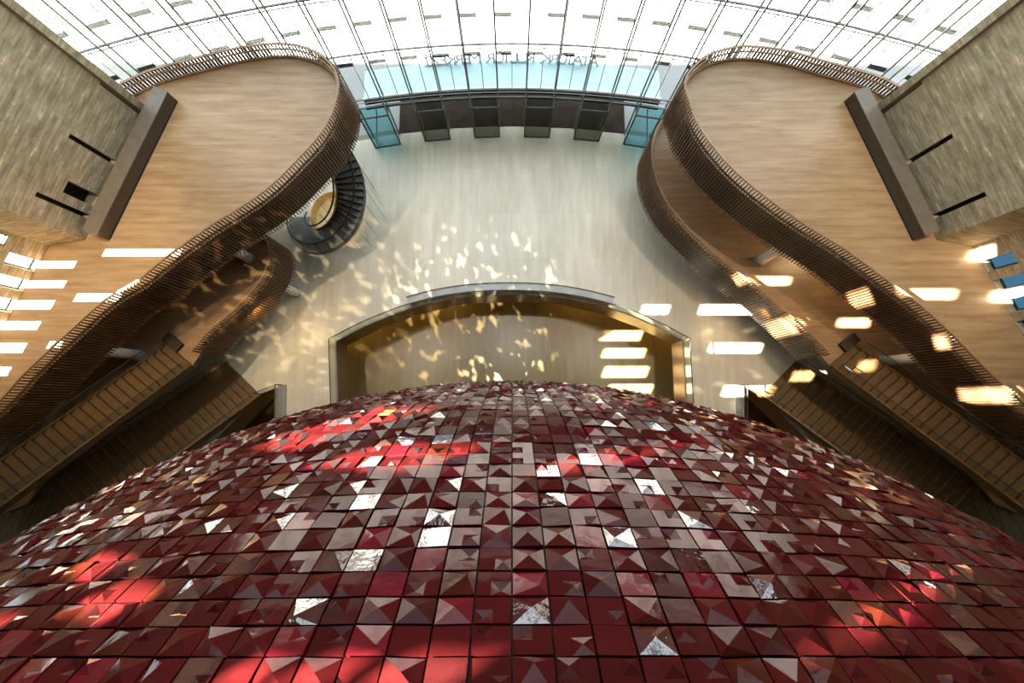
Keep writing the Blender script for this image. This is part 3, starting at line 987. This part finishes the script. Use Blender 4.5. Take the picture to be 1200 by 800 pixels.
for r, nm in ((R1 - .28, 'outer_handrail'), (R0 + .12, 'inner_handrail')):
    t = MB(); t.tube([hel(k / 2, r, 1.0) for k in range(n_st * 2 + 1)], .05, 8); t.build(nm, M['black'], sp)
for k in range(0, n_st, 2):
    q = hel(k + .5, R1 - .02, .1)
    t = MB(); t.tube([q, Vector((q.x, q.y, 0))], .014, 5); t.build('hanger_rod', M['rail'], sp)
    t = MB(); t.tube([hel(k + .5, R1 - .28, .1), hel(k + .5, R1 - .28, 1.0)], .016, 5); t.build('baluster', M['black'], sp)
t = MB()
for k in range(40):
    a0, a1 = 2 * PI * k / 40 , 2 * PI * (k + 1) / 40
    r = R0 - .12
    c, s, c1_, s1_ = math.cos(a0), math.sin(a0), math.cos(a1), math.sin(a1)
    t.quad((ctr.x + r * c, ctr.y + r * s, 0), (ctr.x + r * c1_, ctr.y + r * s1_, 0), (ctr.x + r * c1_, ctr.y + r * s1_, .9), (ctr.x + r * c, ctr.y + r * s, .9))
t.build('core_lining', M['brass'], sp)
for k in range(7):
    a = PI * 2 * k / 7
    q = Vector((ctr.x + .75 * math.cos(a), ctr.y + .75 * math.sin(a), 0.02))
    t = MB(); t.tube([q, q + Vector((0, 0, 1.5))], .03, 6); t.build('core_post', M['brass'], sp)

# ------------------------------------------------------------------ the dome
Kx = Vector((0, math.sin(BT), math.cos(BT))); Ex = Vector((0, math.cos(BT), -math.sin(BT)))


def dome(la, lo, h=0.0):
    cl = math.cos(la)
    d = Kx * math.sin(la) + (Vector((1, 0, 0)) * math.sin(lo) + Ex * math.cos(lo)) * cl
    return SC_ + d * (SR + h)


def lat_of(x, y):
    P = sphere_hit(x, y); return math.asin(max(-1, min(1, ((P - SC_) / SR).dot(Kx))))


rows_px = [481, 489, 499, 510, 520, 532, 545, 560, 578, 596, 617.5, 643, 670.5, 700.5, 733.7, 771]
lats = [lat_of(600, y) for y in rows_px]
dl = (lats[-1] - lats[4]) / (len(lats) - 5)
while lats[0] > math.radians(-76): lats.insert(0, lats[0] - 0.0175)
while lats[-1] < math.radians(-8): lats.append(lats[-1] + dl)
LON = 1.284 * PI / 180
ncol = 62
dm = thing('tiled_dome', 'huge dark red dome clad in glossy square ceramic tiles, some raised as pyramids', 'dome', SC_)
sh = MB()
ns, nr = 64, 32
for i in range(nr):
    for j in range(ns):
        q = []
        for (ii, jj) in ((i, j), (i, j + 1), (i + 1, j + 1), (i + 1, j)):
            a, b = -PI / 2 + PI * ii / nr, 2 * PI * jj / ns
            q.append(SC_ + Vector((math.cos(a) * math.cos(b), math.cos(a) * math.sin(b), math.sin(a))) * (SR - 0.05))
        sh.quad(*q)
sh.build('shell', M['grout'], dm, True)
tl = MB()
rnd = random.Random(21)
for i in range(len(lats) - 1):
    la0, la1 = lats[i], lats[i + 1]
    gl, go = (la1 - la0) * .038, LON * .028
    sz = SR * (la1 - la0)
    for j in range(-ncol, ncol):
        lo0, lo1 = j * LON + go, (j + 1) * LON - go
        a0, a1 = la0 + gl, la1 - gl
        tx, ty = rnd.gauss(0, .018), rnd.gauss(0, .018)     # hand-set tiles sit a little askew
        lift = rnd.uniform(0, .012)

        def P(u, v, h=0.0):
            return dome(a0 + (a1 - a0) * v, lo0 + (lo1 - lo0) * u, .02 + lift + h + (tx * (u - .5) + ty * (v - .5)) * sz * 2)
        r = rnd.random()
        mi = 0 if r < .48 else 1 if r < .72 else 2 if r < .79 else 3 if r < .85 else 4 if r < .995 else 5
        o = len(tl.v)
        # skirt
        rim = [P(0, 0), P(1, 0), P(1, 1), P(0, 1)]
        bot = [dome(a0, lo0, -.05), dome(a0, lo1, -.05), dome(a1, lo1, -.05), dome(a1, lo0, -.05)]
        tl.add(rim + bot, [(4, 5, 1, 0), (5, 6, 2, 1), (6, 7, 3, 2), (7, 4, 0, 3)], mi)
        k = rnd.random()
        if k < .15:
            tl.add(rim, [(0, 1, 2, 3)], mi)
        elif k < .43:
            c = P(.5, .5, sz * rnd.uniform(.10, .17))
            tl.add(rim + [c], [(0, 1, 4), (1, 2, 4), (2, 3, 4), (3, 0, 4)], mi)
        elif k < .62:
            c = P(rnd.choice((.25, .75, .5)), rnd.choice((.25, .75, .5)), sz * rnd.uniform(.10, .17))
            tl.add(rim + [c], [(0, 1, 4), (1, 2, 4), (2, 3, 4), (3, 0, 4)], mi)
        else:
            # L-shaped flat with a small pyramid or pocket in one quarter
            qu, qv = rnd.choice((0, .42)), rnd.choice((0, .42))
            qs = .58 if rnd.random() < .5 else .5
            u0, u1, v0, v1 = (0, qs) if qu == 0 else (1 - qs, 1), 0, (0, qs) if qv == 0 else (1 - qs, 1), 0
            (u0, u1), (v0, v1) = u0, v0
            cells = []
            us, vs = sorted({0, u0, u1, 1}), sorted({0, v0, v1, 1})
            for ui in range(len(us) - 1):
                for vi in range(len(vs) - 1):
                    if us[ui] >= u0 and us[ui + 1] <= u1 and vs[vi] >= v0 and vs[vi + 1] <= v1: continue
                    tl.add([P(us[ui], vs[vi]), P(us[ui + 1], vs[vi]), P(us[ui + 1], vs[vi + 1]), P(us[ui], vs[vi + 1])], [(0, 1, 2, 3)], mi)
            hh = sz * (rnd.uniform(.09, .15) if rnd.random() < .62 else -rnd.uniform(.08, .14))
            q4 = [P(u0, v0), P(u1, v0), P(u1, v1), P(u0, v1), P((u0 + u1) / 2, (v0 + v1) / 2, hh)]
            tl.add(q4, [(0, 1, 4), (1, 2, 4), (2, 3, 4), (3, 0, 4)], mi)
tl.build('tile_cladding', TILES, dm)

# ------------------------------------------------------------------ light
w = bpy.data.worlds.new('sky'); sc.world = w; w.use_nodes = True
nt = w.node_tree; bg = nt.nodes['Background']
bg.inputs['Color'].default_value = (0.86, 0.94, 1.0, 1); bg.inputs['Strength'].default_value = 2.6
sl_ = bpy.data.lights.new('sun', 'SUN'); sl_.energy = 105; sl_.angle = math.radians(0.35); sl_.color = (1.0, 0.93, 0.80)
so = bpy.data.objects.new('sun', sl_); COL.objects.link(so)
so.rotation_euler = SUN.to_track_quat('-Z', 'Y').to_euler()
pl = bpy.data.lights.new('facade_portal', 'AREA'); pl.shape = 'RECTANGLE'; pl.size = 42; pl.size_y = ZC; pl.cycles.is_portal = True
po = bpy.data.objects.new('facade_portal', pl); COL.objects.link(po)
po.location = (0, 19.6, ZC / 2); po.rotation_euler = (-PI / 2, 0, 0)


def lamp(x, y, z, e, col, size=1.5, spot=None, aim=None, blend=.6):
    L = bpy.data.lights.new('added_light', 'SPOT' if spot else 'AREA')  # unseen added light with no fitting of its own
    L.energy = e; L.color = col
    if spot:
        L.spot_size = math.radians(spot); L.spot_blend = blend; L.shadow_soft_size = .3
    else:
        L.shape = 'DISK'; L.size = size
    o = bpy.data.objects.new('added_light', L); COL.objects.link(o)
    o.location = (x, y, z)
    if aim: o.rotation_euler = (Vector(aim) - Vector((x, y, z))).to_track_quat('-Z', 'Y').to_euler()
    return o


WARM = (1.0, 0.72, 0.36)
for sx in (-1, 1):
    lamp(sx * 15, 9, ZC - .5, 16000, (1, .86, .68), 3, 34, (sx * 15, 8, ZU), .9)       # spots added high up to brighten the galleries
    lamp(sx * 24, -4, ZC - .5, 9000, WARM, 3, 30, (sx * 22, 2, ZU), .9)
    if sx > 0: lamp(18.5, 9.0, ZU - .6, 110, WARM, .8)          # warm light added under the gallery
    lamp(sx * 14.5, 5.0, ZL - .6, 40, WARM, .6)
    lamp(sx * 13, 8, -2.6, 160, (1, .66, .22), .8)       # warm lights added for the lower level
    lamp(sx * 6, 10.5, -2.6, 140, (1, .66, .22), .8)
lamp(-20.3, 4.5, 25, 2500, (1, .66, .22), 1.0, 60, (-21.5, 6, 12))  # spot added to warm the left stone wall
for sx in (-1, 1): lamp(sx * 6, 8, ZC - .5, 14000, (1, .88, .68), 2, 26, (sx * 19.5, 9.5, 17), 1.0)  # spots added to brighten the stone walls
lamp(0, 11, ZC - .5, 14000, (1, .95, .85), 3, 26, (0, 10.5, 0), 1.0)  # spot added to brighten the lobby floor
lamp(ctr.x, ctr.y, 6.5, 500, (1, .72, .3), .3, 40, (ctr.x, ctr.y, 0))


def glint(loc, aim, e, cone, scale, lo):
    """sunlight thrown back by the tilted tiles: a spot broken into flecks"""
    o = lamp(*loc, e, (1, .86, .52), 1, cone, aim, .5)
    L = o.data; L.shadow_soft_size = 0.02; L.use_nodes = True
    nt = L.node_tree; em = nt.nodes['Emission']
    tc = N(nt, 'ShaderNodeTexCoord'); mp = N(nt, 'ShaderNodeMapping'); mp.inputs['Scale'].default_value = (scale, scale * .6, scale)
    no = N(nt, 'ShaderNodeTexNoise', Scale=1.0, Detail=1.5)
    r = ramp(nt, [(lo, (0, 0, 0)), (lo + .12, (1, 1, 1))])
    nt.links.new(tc.outputs['Normal'], mp.inputs['Vector']); nt.links.new(mp.outputs['Vector'], no.inputs['Vector'])
    nt.links.new(no.outputs['Fac'], r.inputs['Fac']); nt.links.new(r.outputs['Color'], em.inputs['Strength'])


glint((-1, 2.6, 21), (-2.5, 6.5, ZP), 42000, 36, 40, .58)
glint((-6, 3.0, 20), (-14, 7.5, 0), 8000, 44, 34, .55)
glint((9, 2.4, 20), (14, 3.0, 0), 6000, 40, 26, .60)

sc.view_settings.view_transform = 'Standard'; sc.view_settings.look = 'None'
sc.view_settings.exposure = 0.55; sc.view_settings.gamma = 1.0
sc.view_settings.use_curve_mapping = False
sc.cycles.use_denoising = True
sc.cycles.max_bounces = 10; sc.cycles.diffuse_bounces = 5; sc.cycles.transparent_max_bounces = 24
sc.cycles.caustics_reflective = False; sc.cycles.caustics_refractive = False
sc.cycles.sample_clamp_indirect = 6.0
